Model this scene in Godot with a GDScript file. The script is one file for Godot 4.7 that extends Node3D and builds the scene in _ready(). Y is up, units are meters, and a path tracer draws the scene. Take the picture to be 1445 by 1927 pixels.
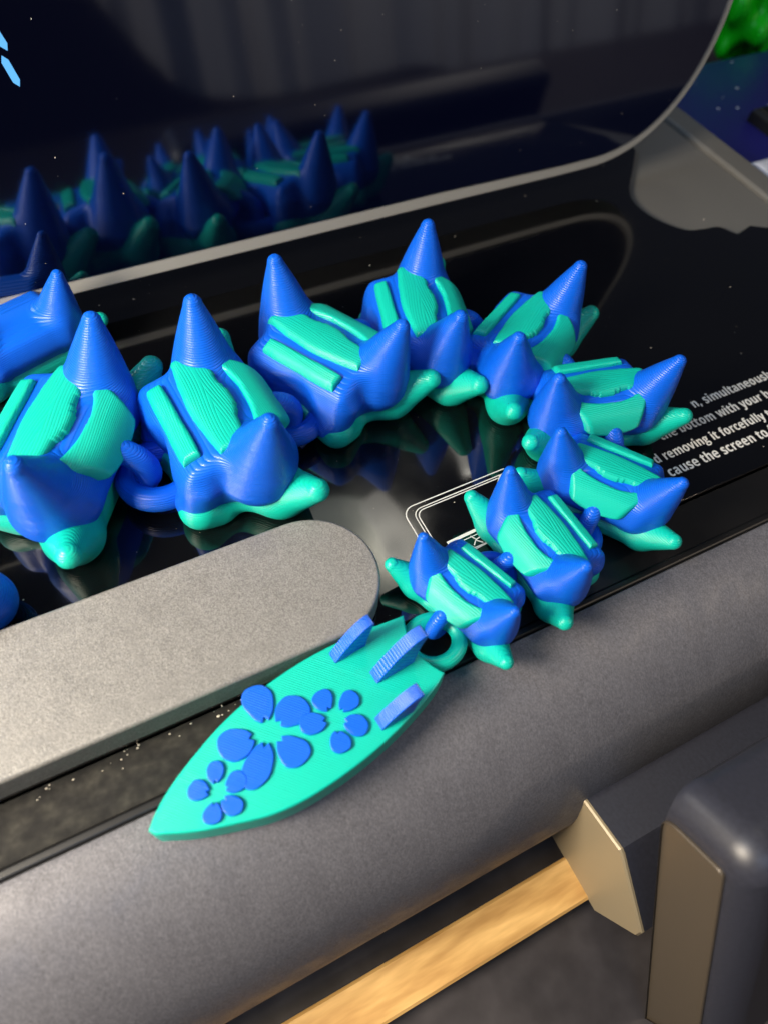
extends Node3D
# A printed dragon tail lying on the glossy deck of a touchscreen machine.
# Layout in millimetres on the deck: p(x to the right, depth away from the viewer, height).

var M := {}
var rng := RandomNumberGenerator.new()


func p(x: float, d: float, h: float) -> Vector3:
	return Vector3(x, h, -d) * 0.001


func _ready() -> void:
	rng.seed = 7
	camera_and_sky()
	key_and_added_lamps()
	make_materials()
	setting()
	machine()
	front_parts()
	background_things()
	dragon()


# ------------------------------------------------------------------ camera and light
func camera_and_sky() -> void:
	var cam := Camera3D.new()
	cam.name = "camera"
	cam.transform = Transform3D(Basis(Vector3(0.8932, 0.0602, 0.4456), Vector3(0.3426, 0.5508, -0.7611), Vector3(-0.2913, 0.8324, 0.4714)).orthonormalized(), Vector3(-0.0466, 0.1332, 0.0754))
	var at := CameraAttributesPhysical.new()
	at.frustum_focal_length = 16.64
	at.exposure_aperture = 8.5
	at.frustum_focus_distance = 0.155
	at.frustum_near = 0.005
	at.frustum_far = 30.0
	cam.attributes = at
	cam.fov = 71.597
	cam.near = 0.005
	cam.far = 30.0
	add_child(cam)
	cam.current = true
	var we := WorldEnvironment.new()
	we.name = "world"
	var e := Environment.new()
	e.background_mode = Environment.BG_COLOR
	e.background_color = Color(0.17, 0.18, 0.22)
	e.tonemap_mode = Environment.TONE_MAPPER_LINEAR
	e.tonemap_exposure = 1.0
	e.sdfgi_enabled = true
	e.ssao_enabled = true
	e.ssil_enabled = true
	we.environment = e
	add_child(we)


func area_light(light_name: String, at: Vector3, to: Vector3, size: Vector2, energy: float, col: Color, parent: Node3D) -> void:
	var l := AreaLight3D.new()
	l.name = light_name
	l.area_size = size
	l.light_energy = energy
	l.light_color = col
	l.area_range = 6.0
	l.area_attenuation = 2.0
	l.shadow_enabled = true
	parent.add_child(l, true)
	l.transform = Transform3D(Basis.looking_at(to - at, Vector3(0.3, 0.2, 0.9).normalized()), at)


# key: a warm desk lamp to the left; the others are added, for fill, deck glare and the curtain
func key_and_added_lamps() -> void:
	lamp_head("desk_lamp", "warm square desk lamp shining from the left", p(-225, -25, 172), p(-10, 5, 0), Vector2(0.09, 0.09), 0.175, Color(1.0, 0.94, 0.85), 2.0)
	lamp_head("added_front_fill", "added large cool fill lamp in front of the machine", p(-300, -480, 800), p(20, 20, 0), Vector2(0.4, 0.4), 0.06, Color(0.72, 0.84, 1.0), 2.0)  # unseen fill, added where the deck does not mirror it
	lamp_head("added_side_fill", "added cool fill lamp high to the left behind the machine", p(-640, 260, 780), p(20, 20, 0), Vector2(0.4, 0.4), 0.16, Color(0.80, 0.89, 1.0), 2.0)  # unseen fill added from behind left, clear of the deck reflection
	added_glare_lamp()
	lamp_head("added_curtain_lamp", "added warm lamp brightening the curtain", p(650, -500, 750), p(750, -1000, 150), Vector2(0.2, 0.2), 1.1, Color(1.0, 0.92, 0.82), 3.0)  # added so that the mirrored curtain is bright enough


func lamp_head(called: String, label: String, at: Vector3, to: Vector3, size: Vector2, energy: float, col: Color, glow: float) -> void:
	var t := thing(called, label, "lamp")
	var m := StandardMaterial3D.new()
	m.emission_enabled = true
	m.emission = col
	m.emission_energy_multiplier = glow
	m.albedo_color = Color(0.8, 0.8, 0.8)
	var housing := StandardMaterial3D.new()
	housing.albedo_color = Color(0.12, 0.12, 0.13)
	housing.roughness = 0.6
	var basis_ := Basis.looking_at(to - at, Vector3(0.3, 0.2, 0.9).normalized())
	var pane := BoxMesh.new()
	pane.size = Vector3(size.x, size.y, 0.004)
	var glass := mesh_node("diffuser", pane, m, t)
	glass.transform = Transform3D(basis_, at + basis_.z * 0.004)
	var shade := BoxMesh.new()
	shade.size = Vector3(size.x * 1.12, size.y * 1.12, 0.02)
	var sh := mesh_node("lamp_shade", shade, housing, t)
	sh.transform = Transform3D(basis_, at + basis_.z * 0.018)
	area_light("lamp_light", at, to, size, energy, col, t)


func added_glare_lamp() -> void:
	# an added glowing shade and tubes, shaped for the glare mirrored in the deck
	var t := thing("deck_glare_lamp", "added glowing shade and tubes shaped for the glare in the deck", "lamp")
	var shade_m := StandardMaterial3D.new()
	shade_m.albedo_color = Color(0.75, 0.75, 0.72)
	shade_m.emission_enabled = true
	shade_m.emission = Color(0.95, 1.0, 0.97)
	shade_m.emission_energy_multiplier = 0.75
	var glare_tube_m := StandardMaterial3D.new()
	glare_tube_m.albedo_color = Color(0.9, 0.9, 0.9)
	glare_tube_m.emission_enabled = true
	glare_tube_m.emission = Color(1.0, 0.98, 0.93)
	glare_tube_m.emission_energy_multiplier = 2.0
	var shade := CylinderMesh.new()
	shade.top_radius = 0.04
	shade.bottom_radius = 0.13
	shade.height = 0.10
	mesh_node("lamp_shade", shade, shade_m, t).transform = Transform3D(Basis(Vector3.UP, 0.5) * Basis.from_scale(Vector3(0.7, 1, 1.05)), p(292, 520, 1060))
	for arm in [[[Vector2(334, 587), Vector2(345, 530), Vector2(336, 476), Vector2(350, 433)], 0.03], [[Vector2(500, 739), Vector2(541, 687), Vector2(553, 632), Vector2(538, 573)], 0.011]]:
		var path := PackedVector3Array()
		var pts: Array = arm[0]
		for q in smooth_outline(pts, 8, false):
			path.append(p(q.x, q.y, 985))
		mesh_node("glare_tube", tube(path, arm[1], false, 12), glare_tube_m, t)
	var l := OmniLight3D.new()
	l.name = "glare_light"
	l.light_energy = 0.03
	l.light_color = Color(1.0, 0.97, 0.9)
	l.light_size = 0.02
	l.omni_range = 6.0
	l.omni_attenuation = 2.0
	l.shadow_enabled = true
	t.add_child(l, true)
	l.position = p(328, 482, 985)


# ------------------------------------------------------------------ naming helpers
func thing(called: String, label: String, category: String, group := "") -> Node3D:
	var o := Node3D.new()
	o.name = called
	add_child(o, true)
	o.set_meta("label", label)
	o.set_meta("category", category)
	if group:
		o.set_meta("group", group)
	return o


func mesh_node(called: String, mesh: Mesh, mat: Material, parent: Node = self) -> MeshInstance3D:
	var o := MeshInstance3D.new()
	o.name = called
	o.mesh = mesh
	if mat:
		o.material_override = mat
	parent.add_child(o, true)
	return o


func tag(o: Node, label: String, category := "", group := "", kind := "") -> Node:
	if label:
		o.set_meta("label", label)
	if category:
		o.set_meta("category", category)
	if group:
		o.set_meta("group", group)
	if kind:
		o.set_meta("kind", kind)
	return o


# ------------------------------------------------------------------ materials
func noise_tex(freq: float, size: int, lo: Color, hi: Color, seed_: int, octaves := 3, bump := false, kind := FastNoiseLite.TYPE_SIMPLEX_SMOOTH) -> NoiseTexture2D:
	var n := FastNoiseLite.new()
	n.noise_type = kind
	n.frequency = freq
	n.seed = seed_
	n.fractal_octaves = octaves
	var t := NoiseTexture2D.new()
	t.width = size
	t.height = size
	t.seamless = true
	t.noise = n
	if not bump:
		var g := Gradient.new()
		g.set_color(0, lo)
		g.set_color(1, hi)
		t.color_ramp = g
	return t


func mat(called: String, col: Color, rough: float, metal := 0.0, spec := 0.5) -> StandardMaterial3D:
	var m := StandardMaterial3D.new()
	m.resource_name = called
	m.albedo_color = col
	m.roughness = rough
	m.metallic = metal
	m.metallic_specular = spec
	M[called] = m
	return m


func layer_texture() -> ImageTexture:
	# print layers: 64 rounded beads per tile, each a little different
	var w := 64
	var h := 1024
	var im := Image.create(w, h, false, Image.FORMAT_RGB8)
	var r := RandomNumberGenerator.new()
	r.seed = 3
	for k in 64:
		var amp := r.randf_range(0.75, 1.0)
		var drift := r.randf_range(0.0, 0.12)
		for j in 16:
			var v := absf((j + 0.5) / 16.0 * 2.0 - 1.0)
			var a := (1.0 - v * v * v) * amp - drift
			for x in w:
				var q := clampf(a + r.randf_range(-0.03, 0.03), 0, 1)
				im.set_pixel(x, k * 16 + j, Color(q, q, q))
	return ImageTexture.create_from_image(im)


func make_materials() -> void:
	M["layers"] = layer_texture()
	var glossy := mat("glossy_black", Color(0.028, 0.03, 0.036), 0.035)
	glossy.clearcoat_enabled = true
	glossy.clearcoat = 1.0
	glossy.clearcoat_roughness = 0.03
	glossy.roughness_texture = noise_tex(0.006, 512, Color(0.1, 0.1, 0.1), Color(1, 1, 1), 5, 5)
	glossy.uv1_triplanar = true
	glossy.uv1_world_triplanar = true
	glossy.uv1_scale = Vector3(9, 9, 9)
	glossy.roughness = 0.17
	var screen := mat("screen_glass", Color(0.37, 0.39, 0.42), 0.06, 1.0)
	screen.emission_enabled = true   # the backlight of the dark display
	screen.emission = Color(0.35, 0.45, 1.0)
	screen.emission_energy_multiplier = 0.006
	mat("screen_rim", Color(0.60, 0.60, 0.59), 0.5, 0.1)
	# blasted grey metal with a fine sparkle
	var g := mat("grey_metal", Color(0.63, 0.625, 0.61), 0.5, 0.2)
	g.albedo_texture = noise_tex(0.42, 512, Color(0.64, 0.64, 0.65), Color(1, 1, 1), 11, 2, false, FastNoiseLite.TYPE_VALUE)
	g.uv1_triplanar = true
	g.uv1_world_triplanar = true
	g.uv1_scale = Vector3(25, 25, 25)
	g.heightmap_enabled = true
	g.heightmap_texture = noise_tex(0.42, 512, Color.BLACK, Color.WHITE, 12, 2, true, FastNoiseLite.TYPE_VALUE)
	g.heightmap_scale = 0.005
	g.roughness = 0.62
	g.roughness_texture = noise_tex(0.011, 512, Color(0.55, 0.55, 0.55), Color(1, 1, 1), 14, 4)
	var b := mat("body_grey", Color(0.485, 0.485, 0.515), 0.55, 0.15)
	b.albedo_texture = noise_tex(0.42, 512, Color(0.66, 0.66, 0.66), Color(1, 1, 1), 21, 2, false, FastNoiseLite.TYPE_VALUE)
	b.uv1_triplanar = true
	b.uv1_world_triplanar = true
	b.uv1_scale = Vector3(19, 19, 19)
	b.heightmap_enabled = true
	b.heightmap_texture = g.heightmap_texture
	b.heightmap_scale = 0.004
	b.roughness = 0.68
	b.roughness_texture = g.roughness_texture
	var rr := mat("recess_dark", Color(0.20, 0.195, 0.18), 0.85)
	rr.albedo_texture = noise_tex(0.05, 512, Color(0.12, 0.12, 0.13), Color(1.0, 1.0, 0.97), 31, 3)
	rr.uv1_triplanar = true
	rr.uv1_world_triplanar = true
	rr.uv1_scale = Vector3(9, 12, 12)
	rr.heightmap_enabled = true
	rr.heightmap_texture = noise_tex(0.04, 512, Color.BLACK, Color.WHITE, 32, 4, true)
	rr.heightmap_scale = 0.02
	var bl := mat("black_plastic", Color(0.06, 0.06, 0.065), 0.42)
	bl.metallic_specular = 0.5
	var dg := mat("dark_plastic", Color(0.21, 0.215, 0.255), 0.40)
	dg.albedo_texture = noise_tex(0.09, 512, Color(0.8, 0.8, 0.8), Color(1, 1, 1), 41, 3)
	dg.uv1_triplanar = true
	dg.uv1_world_triplanar = true
	dg.uv1_scale = Vector3(20, 20, 20)
	mat("lamplit_cap", Color(0.60, 0.545, 0.44), 0.45, 0.2)  # dark plastic with the warm lamplight on the rail end painted in
	mat("lamplit_block_cap", Color(0.335, 0.30, 0.255), 0.42, 0.25)  # lamplight painted into the block end, a dimmer tan
	mat("print_white", Color(0.86, 0.86, 0.84), 0.5)
	mat("dust", Color(0.85, 0.82, 0.76), 0.8)
	mat("rail_grey", Color(0.43, 0.425, 0.41), 0.5, 0.1)
	var wd := mat("wood", Color(0.93, 0.76, 0.48), 0.5)
	wd.albedo_texture = noise_tex(0.012, 512, Color(0.74, 0.68, 0.6), Color(1.0, 1.0, 1.0), 51, 4)
	wd.uv1_triplanar = true
	wd.uv1_world_triplanar = true
	wd.uv1_scale = Vector3(6, 38, 38)
	var tb := mat("table_dark", Color(0.23, 0.215, 0.22), 0.55)
	tb.albedo_texture = noise_tex(0.02, 512, Color(0.7, 0.68, 0.68), Color(1, 1, 1), 52, 4)
	tb.uv1_triplanar = true
	tb.uv1_world_triplanar = true
	tb.uv1_scale = Vector3(9, 9, 9)
	mat("curtain", Color(0.58, 0.59, 0.62), 0.9)
	mat("added_silhouette", Color(0.06, 0.065, 0.10), 0.9)
	var bx := mat("blue_box", Color(0.015, 0.03, 0.42), 0.3)
	bx.clearcoat_enabled = true
	mat("green_toy", Color(0.05, 0.85, 0.06), 0.45)
	mat("white_thing", Color(0.78, 0.8, 0.86), 0.5)
	var dgt := mat("digit_glow", Color(0.1, 0.2, 0.3), 0.4)
	dgt.emission_enabled = true
	dgt.emission = Color(0.40, 0.74, 1.0)
	dgt.emission_energy_multiplier = 1.0


func printed(col: Color, size_mm: float) -> StandardMaterial3D:
	# layer height 0.42 mm whatever the size of the copy
	var key := "%s_%.3f" % [col.to_html(), size_mm]
	if M.has(key):
		return M[key]
	var m := StandardMaterial3D.new()
	m.resource_name = "printed_plastic"
	m.albedo_color = col
	m.roughness = 0.34
	m.metallic_specular = 0.5
	m.heightmap_enabled = true
	m.heightmap_texture = M["layers"]
	m.heightmap_scale = 0.014 if col == BLUE else 0.008
	m.uv1_scale = Vector3(1, size_mm / (0.42 * 64.0), 1)
	if size_mm <= 1.0:
		m.heightmap_scale = 0.0045
	M[key] = m
	return m


const BLUE := Color(0.02, 0.375, 0.87)
const GREEN := Color(0.03, 0.74, 0.655)


# ------------------------------------------------------------------ mesh helpers
func ring_pts(pts: PackedVector2Array, inset: float) -> PackedVector2Array:
	# pts counter-clockwise; each vertex moved inwards along its bisector
	var out := PackedVector2Array()
	var n := pts.size()
	for i in n:
		var a := (pts[i] - pts[(i + n - 1) % n]).normalized()
		var b := (pts[(i + 1) % n] - pts[i]).normalized()
		var na := Vector2(-a.y, a.x)
		var nb := Vector2(-b.y, b.x)
		var m := (na + nb)
		m = m.normalized() / maxf(0.5, sqrt(maxf(0.0, (1.0 + na.dot(nb)) / 2.0)))
		out.append(pts[i] + m * inset)
	return out


func ccw(pts: PackedVector2Array) -> PackedVector2Array:
	var a := 0.0
	for i in pts.size():
		a += pts[i].cross(pts[(i + 1) % pts.size()])
	if a < 0:
		var q := pts.duplicate()
		q.reverse()
		return q
	return pts


func tri(st: SurfaceTool, a: Vector3, b: Vector3, c: Vector3, na: Vector3, nb: Vector3, nc: Vector3, ua := Vector2.ZERO, ub := Vector2.ZERO, uc := Vector2.ZERO) -> void:
	# front faces run clockwise seen from the side the normals point to
	if (b - a).cross(c - a).dot(na + nb + nc) > 0:
		st.set_normal(na); st.set_uv(ua); st.add_vertex(a)
		st.set_normal(nc); st.set_uv(uc); st.add_vertex(c)
		st.set_normal(nb); st.set_uv(ub); st.add_vertex(b)
	else:
		st.set_normal(na); st.set_uv(ua); st.add_vertex(a)
		st.set_normal(nb); st.set_uv(ub); st.add_vertex(b)
		st.set_normal(nc); st.set_uv(uc); st.add_vertex(c)


func smooth_outline(pts: Array, sub: int, closed := true) -> PackedVector2Array:
	# Catmull-Rom through the points
	var out := PackedVector2Array()
	var n := pts.size()
	for i in (n if closed else n - 1):
		var a: Vector2 = pts[(i + n - 1) % n] if closed or i > 0 else pts[0]
		var b: Vector2 = pts[i]
		var c: Vector2 = pts[(i + 1) % n]
		var d: Vector2 = pts[(i + 2) % n] if closed or i + 2 < n else pts[n - 1]
		for k in sub:
			out.append(b.cubic_interpolate(c, a, d, k / float(sub)))
	if not closed:
		out.append(pts[n - 1])
	return out


func diag(q: Vector2) -> Vector2:
	return Vector2(q.x * 0.05, (q.x + q.y) * 0.7)


func slab(outline: PackedVector2Array, bottom: float, top: float, bevel: float, t: Transform3D, steps := 3, uv_mm := 1.0) -> ArrayMesh:
	# an outline (x, depth) in mm raised from bottom to top along local y, its upper edge rounded; t places it (already in metres)
	var st := SurfaceTool.new()
	st.begin(Mesh.PRIMITIVE_TRIANGLES)
	var o := ccw(outline)
	var rings := [[o, bottom]]
	for k in steps + 1:
		var a := PI / 2 * k / float(steps)
		rings.append([ring_pts(o, bevel * (1.0 - cos(a))), top - bevel + bevel * sin(a)])
	if bevel <= 0.0:
		rings = [[o, bottom], [o, top]]
	var n := o.size()
	var sides := []
	var flat := PackedVector2Array()
	for i in n:
		var a := (o[i] - o[(i + n - 1) % n]).normalized()
		var b := (o[(i + 1) % n] - o[i]).normalized()
		var na := Vector2(a.y, -a.x)
		var nb := Vector2(b.y, -b.x)
		sides.append([na, nb])
		flat.append((na + nb).normalized())
	var at := func(q: Vector2, h: float) -> Vector3: return t * (Vector3(q.x, h, -q.y) * 0.001)
	var uvs := func(i: int, h: float) -> Vector2: return Vector2(i, h * uv_mm) if uv_mm > 0.0 else Vector2(h * 0.1, i)
	for k in rings.size() - 1:
		var lo: PackedVector2Array = rings[k][0]
		var hi: PackedVector2Array = rings[k + 1][0]
		var hl: float = rings[k][1]
		var hh: float = rings[k + 1][1]
		var e0 := 0.0 if k == 0 or bevel <= 0.0 else (k - 1) / float(steps) * PI / 2
		var e1 := 0.0 if k == 0 or bevel <= 0.0 else k / float(steps) * PI / 2
		for i in n:
			var j := (i + 1) % n
			var ni: Vector2 = flat[i]
			var nj: Vector2 = flat[j]
			if (sides[i][0] as Vector2).dot(sides[i][1]) < 0.8: ni = sides[i][1]
			if (sides[j][0] as Vector2).dot(sides[j][1]) < 0.8: nj = sides[j][0]
			var up := func(v: Vector2, el: float) -> Vector3: return (t.basis * Vector3(v.x * cos(el), sin(el), -v.y * cos(el))).normalized()
			var A: Vector3 = at.call(lo[i], hl)
			var B: Vector3 = at.call(lo[j], hl)
			var C: Vector3 = at.call(hi[j], hh)
			var D: Vector3 = at.call(hi[i], hh)
			tri(st, A, B, C, up.call(ni, e0), up.call(nj, e0), up.call(nj, e1), uvs.call(i, hl), uvs.call(i + 1, hl), uvs.call(i + 1, hh))
			tri(st, A, C, D, up.call(ni, e0), up.call(nj, e1), up.call(ni, e1), uvs.call(i, hl), uvs.call(i + 1, hh), uvs.call(i, hh))
	var last: PackedVector2Array = rings[-1][0]
	var idx := Geometry2D.triangulate_polygon(last)
	if idx.is_empty():   # a narrow notch crossed itself: fan round the middle
		var mid := Vector2.ZERO
		for v in last: mid += v / last.size()
		for i in n:
			var up_ := (t.basis * Vector3.UP).normalized()
			tri(st, at.call(mid, top), at.call(last[i], top), at.call(last[(i + 1) % n], top), up_, up_, up_, diag(mid), diag(last[i]), diag(last[(i + 1) % n]))
	var nu := (t.basis * Vector3.UP).normalized()
	for k in idx.size() / 3:
		var q := [last[idx[k * 3]], last[idx[k * 3 + 1]], last[idx[k * 3 + 2]]]
		tri(st, at.call(q[0], top), at.call(q[1], top), at.call(q[2], top), nu, nu, nu, diag(q[0]), diag(q[1]), diag(q[2]))
		tri(st, at.call((o[idx[k * 3]]), bottom), at.call(o[idx[k * 3 + 1]], bottom), at.call(o[idx[k * 3 + 2]], bottom), -nu, -nu, -nu)
	return st.commit()


func profile_along_x(prof: Array, x0: float, x1: float, bevel := 0.0, soft := 0.75) -> ArrayMesh:
	# a closed profile of (depth, height) in mm swept from x0 to x1; ends capped, the end at x0 chamfered
	var st := SurfaceTool.new()
	st.begin(Mesh.PRIMITIVE_TRIANGLES)
	var o := ccw(PackedVector2Array(prof))
	var n := o.size()
	var rings := [[ring_pts(o, bevel), x0], [o, x0 + bevel], [o, x1]] if bevel > 0.0 else [[o, x0], [o, x1]]
	for k in rings.size() - 1:
		for i in n:
			var j := (i + 1) % n
			var d := (o[j] - o[i]).normalized()
			var nd := Vector2(d.y, -d.x)
			var d0 := (o[i] - o[(i + n - 1) % n]).normalized()
			var d2 := (o[(j + 1) % n] - o[j]).normalized()
			var n0 := Vector2(d0.y, -d0.x)
			var n2 := Vector2(d2.y, -d2.x)
			var ni := (nd + n0).normalized() if nd.dot(n0) > soft else nd
			var nj := (nd + n2).normalized() if nd.dot(n2) > soft else nd
			var tilt := -0.7 if bevel > 0.0 and k == 0 else 0.0
			var vi := Vector3(tilt, ni.y, -ni.x).normalized()
			var vj := Vector3(tilt, nj.y, -nj.x).normalized()
			var A := p(rings[k][1], rings[k][0][i].x, rings[k][0][i].y)
			var B := p(rings[k][1], rings[k][0][j].x, rings[k][0][j].y)
			var C := p(rings[k + 1][1], rings[k + 1][0][j].x, rings[k + 1][0][j].y)
			var D := p(rings[k + 1][1], rings[k + 1][0][i].x, rings[k + 1][0][i].y)
			tri(st, A, B, C, vi, vj, vj)
			tri(st, A, C, D, vi, vj, vi)
	for e in 2:
		var q: PackedVector2Array = rings[0][0] if e == 0 else rings[-1][0]
		var x: float = rings[0][1] if e == 0 else rings[-1][1]
		var idx := Geometry2D.triangulate_polygon(q)
		var nn := Vector3(-1 if e == 0 else 1, 0, 0)
		for k in idx.size() / 3:
			tri(st, p(x, q[idx[k * 3]].x, q[idx[k * 3]].y), p(x, q[idx[k * 3 + 1]].x, q[idx[k * 3 + 1]].y), p(x, q[idx[k * 3 + 2]].x, q[idx[k * 3 + 2]].y), nn, nn, nn)
	return st.commit()


func tube(path: PackedVector3Array, radius: float, closed := false, sides := 16, uv_scale := 1.0) -> ArrayMesh:
	var st := SurfaceTool.new()
	st.begin(Mesh.PRIMITIVE_TRIANGLES)
	var n := path.size()
	var frames := []
	for i in n:
		var f := path[(i + 1) % n] - path[(i + n - 1) % n] if closed else path[mini(i + 1, n - 1)] - path[maxi(i - 1, 0)]
		f = f.normalized()
		var s := f.cross(Vector3.UP if absf(f.y) < 0.95 else Vector3.RIGHT).normalized()
		if i > 0:
			s = (frames[i - 1][0] as Vector3)
			s = (s - f * s.dot(f)).normalized()
		frames.append([s, s.cross(f).normalized()])
	for i in (n if closed else n - 1):
		var j := (i + 1) % n
		# a closed tube may come back turned: line its first ring up with the last one
		var turn := 0.0
		if closed and j == 0:
			var s0: Vector3 = frames[0][0]
			turn = atan2((frames[i][0] as Vector3).dot(frames[0][1]), (frames[i][0] as Vector3).dot(s0))
		for k in sides:
			var a := TAU * k / sides
			var b := TAU * (k + 1) / sides
			var N := func(fr: Array, g: float) -> Vector3: return (fr[0] as Vector3) * cos(g) + (fr[1] as Vector3) * sin(g)
			var n1: Vector3 = N.call(frames[i], a)
			var n2: Vector3 = N.call(frames[i], b)
			var n3: Vector3 = N.call(frames[j], b + turn)
			var n4: Vector3 = N.call(frames[j], a + turn)
			var q := [path[i] + n1 * radius, path[i] + n2 * radius, path[j] + n3 * radius, path[j] + n4 * radius]
			var uv := func(v: Vector3, u: float) -> Vector2: return Vector2(u, v.y * uv_scale)
			tri(st, q[0], q[1], q[2], n1, n2, n3, uv.call(q[0], i * .1), uv.call(q[1], i * .1), uv.call(q[2], j * .1))
			tri(st, q[0], q[2], q[3], n1, n3, n4, uv.call(q[0], i * .1), uv.call(q[2], j * .1), uv.call(q[3], j * .1))
	return st.commit()


func ribbon(pts: Array, width: float, h: float) -> ArrayMesh:
	# a flat printed line on the deck, mm
	var st := SurfaceTool.new()
	st.begin(Mesh.PRIMITIVE_TRIANGLES)
	var n := pts.size()
	var L := PackedVector2Array()
	var R := PackedVector2Array()
	for i in n:
		var f: Vector2 = ((pts[mini(i + 1, n - 1)] as Vector2) - (pts[maxi(i - 1, 0)] as Vector2)).normalized()
		var s := Vector2(-f.y, f.x) * width / 2
		L.append(pts[i] + s)
		R.append(pts[i] - s)
	for i in n - 1:
		tri(st, p(L[i].x, L[i].y, h), p(L[i + 1].x, L[i + 1].y, h), p(R[i + 1].x, R[i + 1].y, h), Vector3.UP, Vector3.UP, Vector3.UP)
		tri(st, p(L[i].x, L[i].y, h), p(R[i + 1].x, R[i + 1].y, h), p(R[i].x, R[i].y, h), Vector3.UP, Vector3.UP, Vector3.UP)
	return st.commit()


func box_at(called: String, x0: float, x1: float, d0: float, d1: float, h0: float, h1: float, m: Material, parent: Node, bevel := 0.4) -> MeshInstance3D:
	var o := PackedVector2Array([Vector2(x0, d0), Vector2(x1, d0), Vector2(x1, d1), Vector2(x0, d1)])
	return mesh_node(called, slab(o, h0, h1, bevel, Transform3D.IDENTITY), m, parent)


# ------------------------------------------------------------------ signed distances and surface nets
func smin(a: float, b: float, k: float) -> float:
	var h := maxf(k - absf(a - b), 0.0) / k
	return minf(a, b) - h * h * k * 0.25


func smax(a: float, b: float, k: float) -> float:
	var h := maxf(k - absf(a - b), 0.0) / k
	return maxf(a, b) + h * h * k * 0.25


func cone(q: Vector3, a: Vector3, b: Vector3, ra: float, rb: float) -> float:
	var ab := b - a
	var h := clampf((q - a).dot(ab) / ab.length_squared(), 0.0, 1.0)
	return (q - a - ab * h).length() - lerpf(ra, rb, h * (0.72 + 0.28 * h))


func rbox(q: Vector3, half: Vector3, r: float) -> float:
	var d := q.abs() - half + Vector3(r, r, r)
	return d.max(Vector3.ZERO).length() + minf(maxf(d.x, maxf(d.y, d.z)), 0.0) - r


func core(q: Vector3) -> float:
	# the trunk of a segment: broadest at mid height, narrow at the foot, arched above along the way to the tail
	var k := clampf(q.y / 0.48, 0.0, 1.1)
	var w := 0.73 + 0.78 * k - 0.56 * k * k
	var zc := lerpf(-0.20, -0.135, k)
	var u := Vector3(q.x / w, q.y - 0.24, q.z - zc)
	var d := rbox(u, Vector3(0.37, 0.205, 0.275), 0.04) * 0.92
	var e := Vector2((q.y - 0.32) / 0.20, (q.z + 0.13) / 0.325)
	var arch := (e.length() - 1.0) * 0.20
	arch = smax(arch, absf(q.x) - 0.37, 0.08)
	return smin(d, arch, 0.07)


func body_sdf(q: Vector3) -> float:
	var s := Vector3(absf(q.x), q.y, q.z)
	var d := core(q)
	d = smin(d, cone(s, Vector3(0.345, 0.33, -0.045), Vector3(0.472, 0.79, 0.0), 0.215, 0.052), 0.07)
	d = smin(d, cone(s, Vector3(0.34, 0.33, -0.345), Vector3(0.26, 0.13, -0.39), 0.085, 0.115), 0.035)
	d = smin(d, cone(s, Vector3(0.38, 0.38, -0.03), Vector3(0.30, 0.12, 0.02), 0.165, 0.105), 0.03)
	d = smax(d, -cone(q, Vector3(0, 0.30, -0.60), Vector3(0, 0.05, -0.60), 0.20, 0.20), 0.05)
	return smax(d, 0.06 - q.y, 0.02)


func belly_sdf(q: Vector3) -> float:
	var s := Vector3(absf(q.x), q.y, q.z)
	var d := rbox(q - Vector3(0, 0.085, -0.165), Vector3(0.365, 0.09, 0.315), 0.08)
	d = smin(d, cone(s, Vector3(0.24, 0.1, -0.2), Vector3(0.42, 0.14, 0.04), 0.11, 0.15), 0.06)
	d = smin(d, cone(s, Vector3(0.42, 0.14, 0.04), Vector3(0.635, 0.335, 0.16), 0.15, 0.066), 0.05)
	d = smin(d, cone(s, Vector3(0.30, 0.11, -0.38), Vector3(0.30, 0.06, -0.3), 0.12, 0.11), 0.06)
	d = smax(d, -cone(q, Vector3(0, 0.12, -0.62), Vector3(0, 0.12, -0.60), 0.17, 0.17), 0.04)
	return smax(d, -q.y, 0.015)


func rag(t: float, s: float) -> float:
	# torn edge: long runs along the band with small steps, as layers end
	return 0.0065 * roundf(1.4 * sin(t * 8.3 + s) + 0.8 * sin(t * 19.7 + 2.0 * s) + 0.25 * sin(t * 47.0 + s * 5.0))


func band_sdf(q: Vector3, which: int) -> float:
	var top := core(q) - 0.036
	var f := 0.0
	if which == 0:    # middle band, spike to spike
		f = maxf(absf(q.x - 0.03) - 0.36, absf(q.z + 0.142) - 0.082 - 0.03 * maxf(0.0, 1.0 - q.x * q.x / 0.11) - rag(q.x, 1.0) * (1.5 if q.z > -0.142 else 0.3))
	elif which == 1:  # tail-side band, lens shaped, folding over the edge
		var c := -0.02 + 0.07 * (1.0 - q.x * q.x / 0.09)
		f = maxf(maxf(absf(q.x) - 0.29 + maxf(0.0, q.z - 0.08) * 0.6, c - q.z - rag(q.x, 4.0) * 0.6), q.z - 0.5)
		f = maxf(f, 0.345 + 0.9 * q.x * q.x - q.y)
	else:             # head-side band, short and narrow
		f = maxf(absf(q.x) - 0.275, absf(q.z + 0.358) - 0.05 - rag(q.x, 2.5) * 0.3)
		f = maxf(f, 0.40 - q.y)
	f = maxf(f, 0.3 - q.y)
	return smax(top, f, 0.034)


func sdf(kind: String, q: Vector3) -> float:
	match kind:
		"body": return body_sdf(q)
		"belly": return belly_sdf(q)
		"band0": return band_sdf(q, 0)
		"band1": return band_sdf(q, 1)
		"band2": return band_sdf(q, 2)
		"foot": return foot_sdf(q)
		"toy": return (q.length() - 0.42 - 0.06 * sin(q.x * 17.0 + 1.0) * sin(q.y * 15.0) - 0.05 * sin(q.z * 21.0 + q.x * 9.0)) * 0.6
	return 1.0


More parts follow.
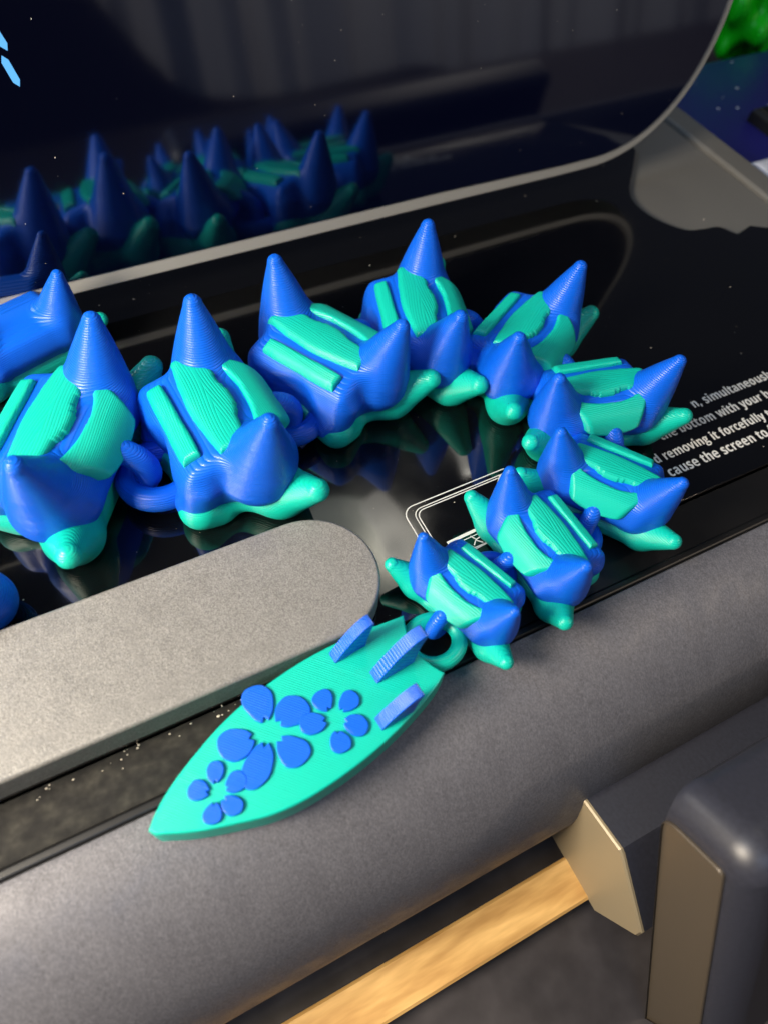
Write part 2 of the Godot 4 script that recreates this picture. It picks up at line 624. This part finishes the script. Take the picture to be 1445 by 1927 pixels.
func foot_sdf(q: Vector3) -> float:
	var d := cone(q, Vector3(-0.3, 0.15, 0), Vector3(0.1, 0.2, 0), 0.16, 0.2)
	d = smin(d, cone(q, Vector3(0.1, 0.2, 0), Vector3(0.22, 0.12, 0.05), 0.18, 0.12), 0.05)
	return smax(d, -q.y, 0.01)


func nets(kind: String, lo: Vector3, hi: Vector3, cell: float) -> ArrayMesh:
	# surface nets: one vertex per crossed cell, one quad per crossed edge
	var nx := int(ceil((hi.x - lo.x) / cell)) + 1
	var ny := int(ceil((hi.y - lo.y) / cell)) + 1
	var nz := int(ceil((hi.z - lo.z) / cell)) + 1
	var f := PackedFloat32Array()
	f.resize(nx * ny * nz)
	f.fill(1.0)
	var B := 4
	for bz in range(0, nz, B):
		for by in range(0, ny, B):
			for bx in range(0, nx, B):
				var mid := sdf(kind, lo + Vector3(bx + 1.5, by + 1.5, bz + 1.5) * cell)
				if absf(mid) > cell * 4.8:
					for z in range(bz, mini(bz + B, nz)):
						for y in range(by, mini(by + B, ny)):
							for x in range(bx, mini(bx + B, nx)):
								f[(z * ny + y) * nx + x] = mid
				else:
					for z in range(bz, mini(bz + B, nz)):
						for y in range(by, mini(by + B, ny)):
							for x in range(bx, mini(bx + B, nx)):
								f[(z * ny + y) * nx + x] = sdf(kind, lo + Vector3(x, y, z) * cell)
	var vid := PackedInt32Array()
	vid.resize(nx * ny * nz)
	vid.fill(-1)
	var V := PackedVector3Array()
	var dx := 1
	var dy := nx
	var dz := nx * ny
	var corner := [0, dx, dy, dx + dy, dz, dx + dz, dy + dz, dx + dy + dz]
	var off := [Vector3(0, 0, 0), Vector3(1, 0, 0), Vector3(0, 1, 0), Vector3(1, 1, 0), Vector3(0, 0, 1), Vector3(1, 0, 1), Vector3(0, 1, 1), Vector3(1, 1, 1)]
	var edges := [[0, 1], [2, 3], [4, 5], [6, 7], [0, 2], [1, 3], [4, 6], [5, 7], [0, 4], [1, 5], [2, 6], [3, 7]]
	for z in nz - 1:
		for y in ny - 1:
			for x in nx - 1:
				var i := (z * ny + y) * nx + x
				var s := f[i] < 0.0
				if s == (f[i + 1] < 0.0) and s == (f[i + dy] < 0.0) and s == (f[i + dy + 1] < 0.0) and s == (f[i + dz] < 0.0) and s == (f[i + dz + 1] < 0.0) and s == (f[i + dz + dy] < 0.0) and s == (f[i + dz + dy + 1] < 0.0):
					continue
				var sum := Vector3.ZERO
				var c := 0
				for e in edges:
					var a := f[i + corner[e[0]]]
					var b := f[i + corner[e[1]]]
					if (a < 0.0) != (b < 0.0):
						sum += (off[e[0]] as Vector3).lerp(off[e[1]], a / (a - b))
						c += 1
				vid[i] = V.size()
				V.append(lo + (Vector3(x, y, z) + sum / c) * cell)
	var N := PackedVector3Array()
	var UV := PackedVector2Array()
	var h := cell * 0.5
	for k in V.size():
		var v := V[k]
		var g := Vector3(sdf(kind, v + Vector3(h, 0, 0)) - sdf(kind, v - Vector3(h, 0, 0)), sdf(kind, v + Vector3(0, h, 0)) - sdf(kind, v - Vector3(0, h, 0)), sdf(kind, v + Vector3(0, 0, h)) - sdf(kind, v - Vector3(0, 0, h)))
		N.append(g.normalized() if g.length() > 1e-9 else Vector3.UP)
		UV.append(Vector2(v.x + v.z, v.y - (absf(v.z + 0.13) * 0.6 + 0.012 * sin(v.x * 7.0) if kind.begins_with("band") else 0.0)))
	var I := PackedInt32Array()
	for z in range(1, nz - 1):
		for y in range(1, ny - 1):
			for x in range(1, nx - 1):
				var i := (z * ny + y) * nx + x
				var s := f[i] < 0.0
				if s != (f[i + dx] < 0.0):
					quad(I, vid[i - dy - dz], vid[i - dz], vid[i], vid[i - dy], s)
				if s != (f[i + dy] < 0.0):
					quad(I, vid[i - dx - dz], vid[i - dx], vid[i], vid[i - dz], s)
				if s != (f[i + dz] < 0.0):
					quad(I, vid[i - dx - dy], vid[i - dy], vid[i], vid[i - dx], s)
	var arr := []
	arr.resize(Mesh.ARRAY_MAX)
	arr[Mesh.ARRAY_VERTEX] = V
	arr[Mesh.ARRAY_NORMAL] = N
	arr[Mesh.ARRAY_TEX_UV] = UV
	arr[Mesh.ARRAY_INDEX] = I
	var am := ArrayMesh.new()
	am.add_surface_from_arrays(Mesh.PRIMITIVE_TRIANGLES, arr)
	return am


func quad(I: PackedInt32Array, a: int, b: int, c: int, d: int, s: bool) -> void:
	if a < 0 or b < 0 or c < 0 or d < 0:
		return
	if s:
		I.append_array(PackedInt32Array([a, c, b, a, d, c]))
	else:
		I.append_array(PackedInt32Array([a, b, c, a, c, d]))


# ------------------------------------------------------------------ setting
func setting() -> void:
	var t := box_at("table_top", -900, 1600, -700, 900, -100, -62, M["table_dark"], self, 2.0)
	tag(t, "dark table top under the machine", "", "", "structure")
	# the room behind the viewer is only met in the reflections of the screen
	var st := PackedVector2Array()
	var back := PackedVector2Array()
	for i in 221:
		var x := -300.0 + i * 12.0
		var y := -1000.0 + 16.0 * sin(i * 0.41) + 11.0 * sin(i * 0.97 + 1.0) + 5.0 * sin(i * 1.83)
		st.append(Vector2(x, y))
		back.append(Vector2(x, y - 6.0))
	back.reverse()
	st.append_array(back)
	var cu := mesh_node("curtain", slab(st, -400, 165, 0, Transform3D.IDENTITY), M["curtain"])
	tag(cu, "pale folded curtain, seen only mirrored in the dark screen", "curtain")
	# an added dark silhouette, upright, shaped for the outline mirrored in the screen
	var prof := smooth_outline([Vector2(-500, -420), Vector2(-500, 330), Vector2(-100, 300), Vector2(60, 180), Vector2(120, 55), Vector2(170, -20), Vector2(215, -62), Vector2(330, -86), Vector2(480, -84), Vector2(600, -80), Vector2(640, -100), Vector2(655, -172), Vector2(700, -190), Vector2(1300, -228), Vector2(1500, -240), Vector2(1500, -420)], 5)
	var so := mesh_node("added_silhouette", slab(prof, 0, 60, 8, Transform3D(Basis(Vector3.RIGHT, Vector3(0, 0, 1), Vector3(0, -1, 0)), p(0, -900, 0))), M["added_silhouette"])
	tag(so, "dark silhouette added before the curtain, seen only mirrored in the screen", "added_silhouette")


# ------------------------------------------------------------------ the machine
func machine() -> void:
	var t := thing("touchscreen_machine", "grey machine with a glossy black deck and a tilted dark touchscreen", "machine")
	var edge := PackedVector2Array([Vector2(-260, -26), Vector2(185, -26), Vector2(178, 20), Vector2(166, 46), Vector2(158, 51), Vector2(151, 49)])
	edge.append_array(smooth_outline([Vector2(149.8, 51), Vector2(147.6, 54.5), Vector2(142, 55.5), Vector2(136, 57.5), Vector2(131, 65), Vector2(129.5, 73), Vector2(132, 81), Vector2(141, 91), Vector2(150, 101)], 4, false))
	edge.append_array(PackedVector2Array([Vector2(152, 150), Vector2(-260, 150)]))
	var deck := mesh_node("deck_panel", slab(edge, -2.0, 0, 0.3, Transform3D.IDENTITY), M["glossy_black"], t)
	box_at("front_shelf_end", -20, 185, -38.5, -26.3, -9, -1.2, M["black_plastic"], t, 0.2)
	box_at("front_shelf", -260, -20.2, -38.5, -26.3, -9, -1.6, M["recess_dark"], t, 0.0)
	box_at("shelf_lip", -260, 172, -38.9, -36.6, -9, -0.5, M["black_plastic"], t, 0.9)
	# front cover: rounded shoulder, then a long slope down
	var prof := [Vector2(-38.95, -9), Vector2(-38.95, -0.8), Vector2(-39.3, -0.15), Vector2(-40.2, 0.05), Vector2(-42, -0.1), Vector2(-45, -0.6), Vector2(-48.5, -1.6), Vector2(-52, -3.2), Vector2(-55.5, -5.3), Vector2(-59, -8.0), Vector2(-62.4, -11.4), Vector2(-65.6, -15.6), Vector2(-68.2, -20.4), Vector2(-70.4, -26.5), Vector2(-71.9, -34), Vector2(-72.3, -39), Vector2(-71.9, -42), Vector2(-70.5, -44), Vector2(-39, -50)]
	mesh_node("front_cover", profile_along_x(prof, -260, 300, 0.0, 0.8), M["body_grey"], t)
	box_at("base_block", -260, 176, -38, 150, -61.9, -9.2, M["black_plastic"], t, 0.5)
	# hinge bar: long bar with a round end
	var bar := PackedVector2Array([Vector2(-260, -26.4), Vector2(-23.1, -26.4)])
	for k in 25:
		var a := -PI / 2 + PI * k / 24.0
		bar.append(Vector2(-23.1 + 13.95 * cos(a), -12.45 + 13.95 * sin(a)))
	bar.append(Vector2(-260, 1.5))
	mesh_node("hinge_bar", slab(bar, 1.2, 8.0, 0.7, Transform3D.IDENTITY, 4), M["grey_metal"], t)
	var foot := ring_pts(ccw(bar), 1.6)
	mesh_node("hinge_bar_foot", slab(foot, 0.0, 1.3, 0.0, Transform3D.IDENTITY), M["black_plastic"], t)
	# right side: pale plate showing in the cut of the deck, and a rounded lip
	box_at("side_frame", 100, 176, 30, 150, -9, -2.1, M["rail_grey"], t, 0.4)
	box_at("side_lip", 176.3, 186, -20, 170, -20, -0.4, M["rail_grey"], t, 1.2)
	screen(t)
	printing(deck)
	# dust on the deck and the glass
	var st := SurfaceTool.new()
	st.begin(Mesh.PRIMITIVE_TRIANGLES)
	for k in 240:
		var x := rng.randf_range(-110, 150)
		var d := rng.randf_range(-25, 110)
		if k >= 50 and k < 100:
			x = rng.randf_range(-85, -40)
			d = -26.0 - absf(rng.randfn(0, 2.2)) if rng.randf() < 0.6 else rng.randf_range(-26, -24)
		var r := rng.randf_range(0.025, 0.06) if k >= 100 else rng.randf_range(0.06, 0.17) * (1.6 if rng.randf() < 0.08 else 1.0)
		var h := -1.55 if d < -26.0 else 0.02
		var c := p(x, d, h)
		for s in 5:
			var a := TAU * s / 5.0
			var b := TAU * (s + 1) / 5.0
			tri(st, c + Vector3(0, r * 0.0008, 0), c + Vector3(cos(a) * 1.5, 0, sin(a)) * r * 0.001, c + Vector3(cos(b) * 1.5, 0, sin(b)) * r * 0.001, Vector3.UP, Vector3(cos(a), 1, sin(a)).normalized(), Vector3(cos(b), 1, sin(b)).normalized())
	var du := mesh_node("dust", st.commit(), M["dust"], deck)
	du.set_meta("kind", "stuff")


func screen(t: Node3D) -> void:
	# the screen leans back by 10 degrees; its local x runs along the deck, its local y is the way the glass faces
	var lean := deg_to_rad(10.26)
	var facing := Vector3(0, sin(lean), cos(lean))
	var up := Vector3(0, cos(lean), -sin(lean))
	# slab() lays outlines in (x, -z): columns are x, y, z of the slab's own axes
	var tr := Transform3D(Basis(Vector3.RIGHT, facing, -up), p(0, 86.3, 12.4))
	var o := PackedVector2Array([Vector2(-260, 112), Vector2(-260, -3.2)])
	o.append(Vector2(60, -3.6))
	o.append(Vector2(104, -3.9))
	# large round lower right corner
	for k in 22:
		var a := -PI / 2 + PI / 2 * (k + 1) / 22.0
		o.append(Vector2(114.0 + 46.0 * pow(maxf(cos(a), 0.0), 0.92), 44.0 + 47.8 * -pow(maxf(-sin(a), 0.0), 0.92)))
	o.append(Vector2(160, 112))
	var body := mesh_node("screen", slab(o, -7.0, -0.6, 0.6, tr, 3), M["screen_rim"], t)
	var inner := PackedVector2Array()
	var oc := ccw(o)
	var unit := ring_pts(oc, 1.0)
	for i in oc.size():   # the rim is broadest along the bottom
		var q := oc[i]
		var wide := lerpf(4.2, 3.4, smoothstep(30.0, 118.0, q.x))
		inner.append(q + (unit[i] - q) * wide)
	mesh_node("screen_glass", slab(inner, -3.0, 0.0, 0.15, tr, 2), M["screen_glass"], body)
	var ds := SurfaceTool.new()
	ds.begin(Mesh.PRIMITIVE_TRIANGLES)
	for k in 46:
		var c := tr * (Vector3(rng.randf_range(-60, 150), 0.03, -rng.randf_range(2, 75)) * 0.001)
		var r := rng.randf_range(0.04, 0.11) * 0.001
		for m in 5:
			var a := TAU * m / 5.0
			var b := TAU * (m + 1) / 5.0
			tri(ds, c, c + (tr.basis * Vector3(cos(a), 0, 1.6 * sin(a))) * r, c + (tr.basis * Vector3(cos(b), 0, 1.6 * sin(b))) * r, facing, facing, facing)
	mesh_node("dust", ds.commit(), M["dust"], body).set_meta("kind", "stuff")
	# two lit segments of a clock digit
	for s in [[Vector2(-42.6, 56.0), Vector2(-40.8, 49.7)], [Vector2(-42.2, 49.1), Vector2(-40.9, 43.3)]]:
		var a: Vector2 = s[0]
		var b: Vector2 = s[1]
		var f := (b - a).normalized()
		var n := Vector2(-f.y, f.x) * 0.75
		var seg := PackedVector2Array([a, a + f * 1.1 + n, b - f * 1.1 + n, b, b - f * 1.1 - n, a + f * 1.1 - n])
		mesh_node("display_digit", slab(seg, -0.02, 0.03, 0.0, tr), M["digit_glow"], body)


func text_line(parent: Node, words: String, lead: String, x0: float, x1: float, d: float) -> void:
	var font := SystemFont.new()
	font.font_names = PackedStringArray(["Droid Sans"])
	font.font_weight = 600
	var size := 64
	var w := font.get_string_size(words, HORIZONTAL_ALIGNMENT_LEFT, -1, size).x
	var lw := font.get_string_size(lead, HORIZONTAL_ALIGNMENT_LEFT, -1, size).x if lead else 0.0
	var k := (x1 - x0) / w          # mm per font pixel
	var tm := TextMesh.new()
	tm.font = font
	tm.font_size = size
	tm.pixel_size = 0.001
	tm.depth = 0.0004
	tm.curve_step = 2.0
	tm.text = lead + words
	tm.horizontal_alignment = HORIZONTAL_ALIGNMENT_LEFT
	tm.vertical_alignment = VERTICAL_ALIGNMENT_BOTTOM
	var desc := font.get_descent(size) * k
	var o := mesh_node("lettering", tm, M["print_white"], parent)
	o.transform = Transform3D(Basis(Vector3.RIGHT * k, Vector3(0, 0, -1.1) * k, Vector3(0, 1, 0) * k), p(x0 - lw * k, d - desc * 1.1, 0.03))


func printing(deck: Node) -> void:
	text_line(deck, "simultaneously", "n, ", 91.6, 116.3, -4.1)
	text_line(deck, "bottom with your ha", "the ", 79.0, 112.0, -9.35)
	text_line(deck, "removing it forcefully t", "d ", 69.6, 105.2, -14.65)
	text_line(deck, "use the screen to fa", "ca", 71.2, 104.0, -19.35)
	# pictogram: a rounded device outline drawn in thin white lines
	var frame := func(x0: float, x1: float, d0: float, d1: float, r: float, w: float) -> void:
		var l := []
		l.append(Vector2(x0, d0))
		l.append(Vector2(x0, d1 - r))
		for k in 7:
			var a := PI - PI / 2 * k / 6.0
			l.append(Vector2(x0 + r + r * cos(a), d1 - r + r * sin(a)))
		l.append(Vector2(x1, d1 + 0.5))
		mesh_node("pictogram_line", ribbon(l, w, 0.03), M["print_white"], deck)
	frame.call(3.9, 31.5, -18.0, -1.1, 2.8, 0.26)
	frame.call(5.9, 31.0, -16.0, -2.3, 2.3, 0.24)
	frame.call(6.6, 30.6, -15.5, -2.9, 2.0, 0.24)
	for l in [[[Vector2(9.0, -13.1), Vector2(30, -12.0)], 0.75], [[Vector2(11, -14.0), Vector2(30, -13.2)], 0.2], [[Vector2(29.7, -1.9), Vector2(27.9, -3.8), Vector2(26.6, -5.9)], 0.5], [[Vector2(9, -17.4), Vector2(30, -15.6)], 0.25], [[Vector2(12.5, -14.2), Vector2(14.0, -16.6), Vector2(17, -16.6)], 0.3], [[Vector2(14.6, -13.6), Vector2(15.4, -14.9), Vector2(17.6, -14.4)], 0.3], [[Vector2(14.2, -16.0), Vector2(15.2, -15.0), Vector2(16.4, -16.2)], 0.3]]:
		mesh_node("pictogram_line", ribbon(l[0], l[1], 0.03), M["print_white"], deck)


# ------------------------------------------------------------------ things in front of and beside the machine
func front_parts() -> void:
	var w := thing("wooden_plank", "light orange wooden plank lit in front of the machine", "plank")
	mesh_node("board", profile_along_x([Vector2(-77.4, -61.9), Vector2(-77.4, -56), Vector2(-78, -55.4), Vector2(-87.0, -55.4), Vector2(-87.6, -56), Vector2(-87.6, -61.9)], -260, 300, 0.0, 0.8), M["wood"], w)
	var g := thing("metal_rail", "dark angular rail with lamplight painted tan on its end, left of the rounded block", "rail")
	var prof := [Vector2(-69.2, -25.0), Vector2(-69.6, -52.0), Vector2(-72.0, -56.5), Vector2(-90.4, -56.5), Vector2(-97.0, -40), Vector2(-96.6, -36.5), Vector2(-82.0, -22.5), Vector2(-81.0, -22.0)]
	mesh_node("rail_body", profile_along_x(prof, 15.6, 300, 0.0, 0.85), M["dark_plastic"], g)
	mesh_node("lamplit_end", profile_along_x(prof, 14.6, 15.5, 0.4, 0.85), M["lamplit_cap"], g)  # thin end face carrying the painted lamplight
	var b := thing("rounded_block", "dark grey block with a rounded corner at the right edge", "block")
	var bp := smooth_corner([Vector2(-78.6, 5.0), Vector2(-90.0, 12.0), Vector2(-118.5, -42), Vector2(-113.5, -62)], [4.0, 1.6, 3.0, 0.5])
	mesh_node("lamplit_block_end", profile_along_x(bp, 14.0, 14.6, 0.2, 0.7), M["lamplit_block_cap"], b)  # end face coloured as the warm lamp would light it
	var shoulder := SurfaceTool.new()
	shoulder.begin(Mesh.PRIMITIVE_TRIANGLES)
	var base := ccw(PackedVector2Array(bp))
	var last := base
	var out1 := ring_pts(base, -1.0)
	var lx := 14.6
	for k in 8:
		var a := PI / 2 * (k + 1) / 8.0
		var next := PackedVector2Array()
		for i in base.size():   # rounds over the upper edges only
			var n1 := (out1[i] - base[i]).normalized()
			next.append(base[i] + n1 * 6.0 * sin(a) * clampf(n1.y * 1.4, 0.03, 1.0))
		var nx := 14.6 + 7.0 * (1.0 - cos(a))
		for i in base.size():
			var j := (i + 1) % base.size()
			var ni := (out1[i] - base[i]).normalized()
			var nj := (out1[j] - base[j]).normalized()
			var a0 := PI / 2 * k / 8.0
			var N := func(v: Vector2, g: float) -> Vector3: return Vector3(-cos(g), v.y * sin(g), -v.x * sin(g)).normalized()
			var A := p(lx, last[i].x, last[i].y)
			var B := p(lx, last[j].x, last[j].y)
			var C := p(nx, next[j].x, next[j].y)
			var D := p(nx, next[i].x, next[i].y)
			tri(shoulder, A, B, C, N.call(ni, a0), N.call(nj, a0), N.call(nj, a))
			tri(shoulder, A, C, D, N.call(ni, a0), N.call(nj, a), N.call(ni, a))
		last = next
		lx = nx
	mesh_node("block_shoulder", shoulder.commit(), M["dark_plastic"], b)
	mesh_node("block_body", profile_along_x(Array(last), lx, 220, 0.0, 0.7), M["dark_plastic"], b)


func smooth_corner(pts: Array, radii: Array) -> Array:
	var out := []
	var n := pts.size()
	for i in n:
		var c: Vector2 = pts[i]
		var a: Vector2 = c + ((pts[(i + n - 1) % n] as Vector2) - c).normalized() * radii[i]
		var b: Vector2 = c + ((pts[(i + 1) % n] as Vector2) - c).normalized() * radii[i]
		for k in 7:
			var t := k / 6.0
			out.append(a.lerp(c, t).lerp(c.lerp(b, t), t))
	return out


func background_things() -> void:
	var b := thing("blue_box", "deep blue glossy box with pale specks beyond the machine", "box")
	var bx := box_at("box_body", 172, 330, 75, 165, -61.8, -12, M["blue_box"], b, 3.0)
	var st := SurfaceTool.new()
	st.begin(Mesh.PRIMITIVE_TRIANGLES)
	for k in 40:
		var c := p(rng.randf_range(176, 326), rng.randf_range(80, 160), -11.9)
		var r := rng.randf_range(0.3, 0.9) * 0.001
		for s in 6:
			tri(st, c, c + Vector3(cos(TAU * s / 6), 0, sin(TAU * s / 6)) * r, c + Vector3(cos(TAU * (s + 1) / 6), 0, sin(TAU * (s + 1) / 6)) * r, Vector3.UP, Vector3.UP, Vector3.UP)
	var sp := mesh_node("speck_print", st.commit(), M["white_thing"], bx)
	sp.set_meta("kind", "stuff")
	var gt := thing("green_toy", "bright green crumpled toy at the upper right corner", "toy")
	mesh_node("crumpled_body", nets("toy", Vector3(-0.6, -0.6, -0.6), Vector3(0.6, 0.6, 0.6), 0.03), M["green_toy"], gt).transform = Transform3D(Basis.from_scale(Vector3.ONE * 0.05), p(287, 190, -4))
	var wt := thing("white_adapter", "white rounded adapter beyond the side wall at right", "adapter")
	box_at("adapter_body", 188, 222, 58, 84, -20, -2, M["white_thing"], wt, 4.0)
	box_at("dark_case", 226, 300, 92, 118, -61.8, -6, M["black_plastic"], thing("dark_case", "dark case standing behind the white adapter", "case"), 3.0)


# ------------------------------------------------------------------ the dragon
func dragon() -> void:
	var root := thing("dragon_toy", "blue and green printed articulated dragon tail curled on the black deck", "toy")
	var lo := Vector3(-0.62, -0.04, -0.56)
	var hi := Vector3(0.62, 0.92, 0.30)
	var body := nets("body", lo, hi, 0.0165)
	var belly := nets("belly", Vector3(-0.78, -0.04, -0.60), Vector3(0.78, 0.40, 0.26), 0.017)
	var bands := []
	for k in 3:
		bands.append(nets("band%d" % k, Vector3(-0.42, 0.26, -0.48), Vector3(0.46, 0.60, 0.30), 0.0105))
	var tail_ring := PackedVector3Array()
	var head_ring := PackedVector3Array()
	for k in 36:
		var a := TAU * k / 36.0
		tail_ring.append(Vector3(0, 0.215 + 0.145 * sin(a), 0.15 + 0.17 * cos(a)))
		head_ring.append(Vector3(0.17 * sin(a), 0.13, -0.49 + 0.185 * cos(a)))
	var ring_a := tube(tail_ring, 0.07, true, 16)
	var ring_b := tube(head_ring, 0.07, true, 16)
	# size, x, depth, yaw of the way to the tail
	var segs := [[28.0, -60.0, 73.0, -72.0], [39.6, -54.69, 32.51, -34.0], [39.2, -22.72, 27.37, 4.0], [36.5, 6.07, 39.48, 29.0], [34.9, 33.04, 39.18, -16.0], [33.1, 51.71, 21.33, -61.0], [30.7, 55.02, -1.83, -102.0], [27.3, 42.25, -20.23, -144.0], [25.9, 20.78, -25.6, -177.0], [23.1, 1.53, -29.05, -160.0]]
	for s in segs:
		var seg := mesh_node("tail_segment", body, printed(BLUE, s[0]), root)
		var a := deg_to_rad(s[3])
		var z := Vector3(cos(a), 0, -sin(a))
		var x := Vector3.UP.cross(z)
		seg.transform = Transform3D(Basis(x, Vector3.UP, z) * (s[0] * 0.001), p(s[1], s[2], 0.1))
		mesh_node("belly_plate", belly, printed(GREEN, s[0]), seg)
		for k in (3 if absf(s[0] - 28.0) > 0.1 else 0):
			mesh_node("back_band", bands[k], printed(GREEN, s[0]), seg)
		if s[0] > 28.5 or s[0] < 27.5:
			mesh_node("link_ring", ring_a, printed(BLUE, s[0]), seg)
		mesh_node("link_ring", ring_b, printed(BLUE, s[0]), seg)
	var foot := mesh_node("claw", nets("foot", Vector3(-0.6, -0.05, -0.3), Vector3(0.5, 0.5, 0.3), 0.02), printed(BLUE, 40.0), root)
	foot.transform = Transform3D(Basis(Vector3.UP, deg_to_rad(20)) * Basis.from_scale(Vector3.ONE * 0.052), p(-93.0, 8, 0))
	surfboard(root)


func surfboard(root: Node3D) -> void:
	var right_edge := [Vector2(-64.8, -43.7), Vector2(-62.9, -41.4), Vector2(-59.5, -38.5), Vector2(-54.2, -35.2), Vector2(-48.6, -32.3), Vector2(-42.4, -30.0), Vector2(-35.7, -28.3), Vector2(-28.5, -27.2), Vector2(-19.0, -26.8), Vector2(-14.1, -27.0), Vector2(-9.8, -27.2)]
	var tail := [Vector2(-9.8, -27.2), Vector2(-10.9, -31.0), Vector2(-11.0, -34.5), Vector2(-10.0, -37.9), Vector2(-8.2, -40.9)]
	var left_edge := [Vector2(-8.2, -40.9), Vector2(-11.0, -42.7), Vector2(-16.8, -45.2), Vector2(-24.3, -47.7), Vector2(-32.0, -49.4), Vector2(-39.2, -50.3), Vector2(-45.5, -50.2), Vector2(-51.3, -49.0), Vector2(-58.2, -47.1), Vector2(-63.6, -44.9)]
	var o := PackedVector2Array()
	for part in [right_edge, tail, left_edge]:
		var q := smooth_outline(part, 4, false)
		q.resize(q.size() - 1)
		o.append_array(q)
	o.append(Vector2(-63.9, -44.8))
	var board := mesh_node("surfboard", slab(o, 1.2, 7.5, 0.5, Transform3D.IDENTITY, 3, 1.0), printed(GREEN, 1.0), root)
	board.set_meta("label", "green surfboard at the end of the tail with blue flowers and three fins")
	# flowers: three rings of petals, each a raised blob with a notch towards the middle: x, depth, half sizes, angle to the middle
	var flowers := [[-41.3, -31.9, 2.7, 3.3, -91], [-36.7, -35.7, 2.8, 3.0, -162], [-39.1, -42.0, 2.6, 2.9, 115], [-45.2, -41.8, 2.4, 3.9, 50], [-47.3, -36.9, 2.8, 3.0, -3], [-52.1, -39.8, 1.5, 1.8, -107], [-55.5, -41.4, 1.6, 1.9, -35], [-54.6, -45.8, 1.5, 1.8, 62], [-51.4, -45.9, 1.5, 2.0, 121], [-49.6, -42.8, 1.7, 1.9, -176], [-30.8, -36.3, 1.8, 2.1, -82], [-26.8, -38.4, 1.8, 2.0, -153], [-27.4, -42.7, 1.9, 2.2, 139], [-31.1, -44.2, 1.8, 2.0, 79], [-34.0, -39.3, 2.0, 2.3, -13]]
	var lift := 0.0
	for f in flowers:
		lift += 0.012
		var pts := []
		var n := 26
		var lump := rng.randf_range(0, TAU)
		for k in n:
			var a := TAU * k / n
			var r := 1.0 + 0.05 * sin(2 * a + lump) + 0.025 * sin(3 * a + lump * 2) + 0.012 * sin(7 * a + lump)
			var q := Vector2(cos(a) * f[3], sin(a) * f[2]) * r * (1.03 if f[3] > 2.3 else 1.0)
			q.y *= 1.0 - 0.22 * cos(a)
			if k == 0: q *= 0.74
			pts.append(q.rotated(deg_to_rad(f[4])) + Vector2(f[0], f[1]))
		mesh_node("petal", slab(smooth_outline(pts, 2), 7.2 + lift, 8.05 + lift, 0.18, Transform3D.IDENTITY, 2), printed(BLUE, 1.0), board)
	# fins: curved wedges rising towards the tail: start of the ramp, direction, length, height, width
	for f in [[-25.9, -29.6, 8.0, 6.6, 8.0, 2.3], [-20.6, -36.2, 6.0, 8.0, 10.0, 2.6], [-23.6, -44.3, 6.0, 6.6, 6.6, 2.6]]:
		var L: float = f[3]
		var H: float = f[4]
		var outline := smooth_outline([Vector2(0, -0.3), Vector2(0.05, 0.8), Vector2(L * 0.40, H * 0.55), Vector2(L * 0.80, H * 0.88), Vector2(L * 1.12, H), Vector2(L * 1.25, H * 0.94), Vector2(L * 1.12, H * 0.6), Vector2(L * 1.0, -0.3)], 7, false)
		var a := deg_to_rad(f[2])
		var fx := Vector3(cos(a), 0, -sin(a))
		var side := Vector3.UP.cross(fx)   # to the left of the way to the tail
		# slab axes: x along the fin, -z up, y across
		var tr := Transform3D(Basis(fx, -side, Vector3.DOWN), p(f[0], f[1], 7.3))
		mesh_node("fin", slab(outline, -f[5] / 2, f[5] / 2, 0.25, tr, 2, -1.0), printed_fin(), board)
	# the ring that takes the last link
	var ring := PackedVector3Array()
	for k in 30:
		var t := TAU * k / 30.0
		ring.append(p(-6.2 + 5.2 * cos(t), -33.6 + 4.6 * sin(t), 4.2))
	mesh_node("link_ring", tube(ring, 0.0016, true, 14, 1000.0), printed(GREEN, 1.0), board)


func printed_fin() -> StandardMaterial3D:
	if not M.has("fin"):
		var m := printed(BLUE, 0.999)
		m.uv1_scale = Vector3(1.0, 1.0 / 64.0, 1)
		m.heightmap_scale = 0.014
		M["fin"] = m
	return M["fin"]
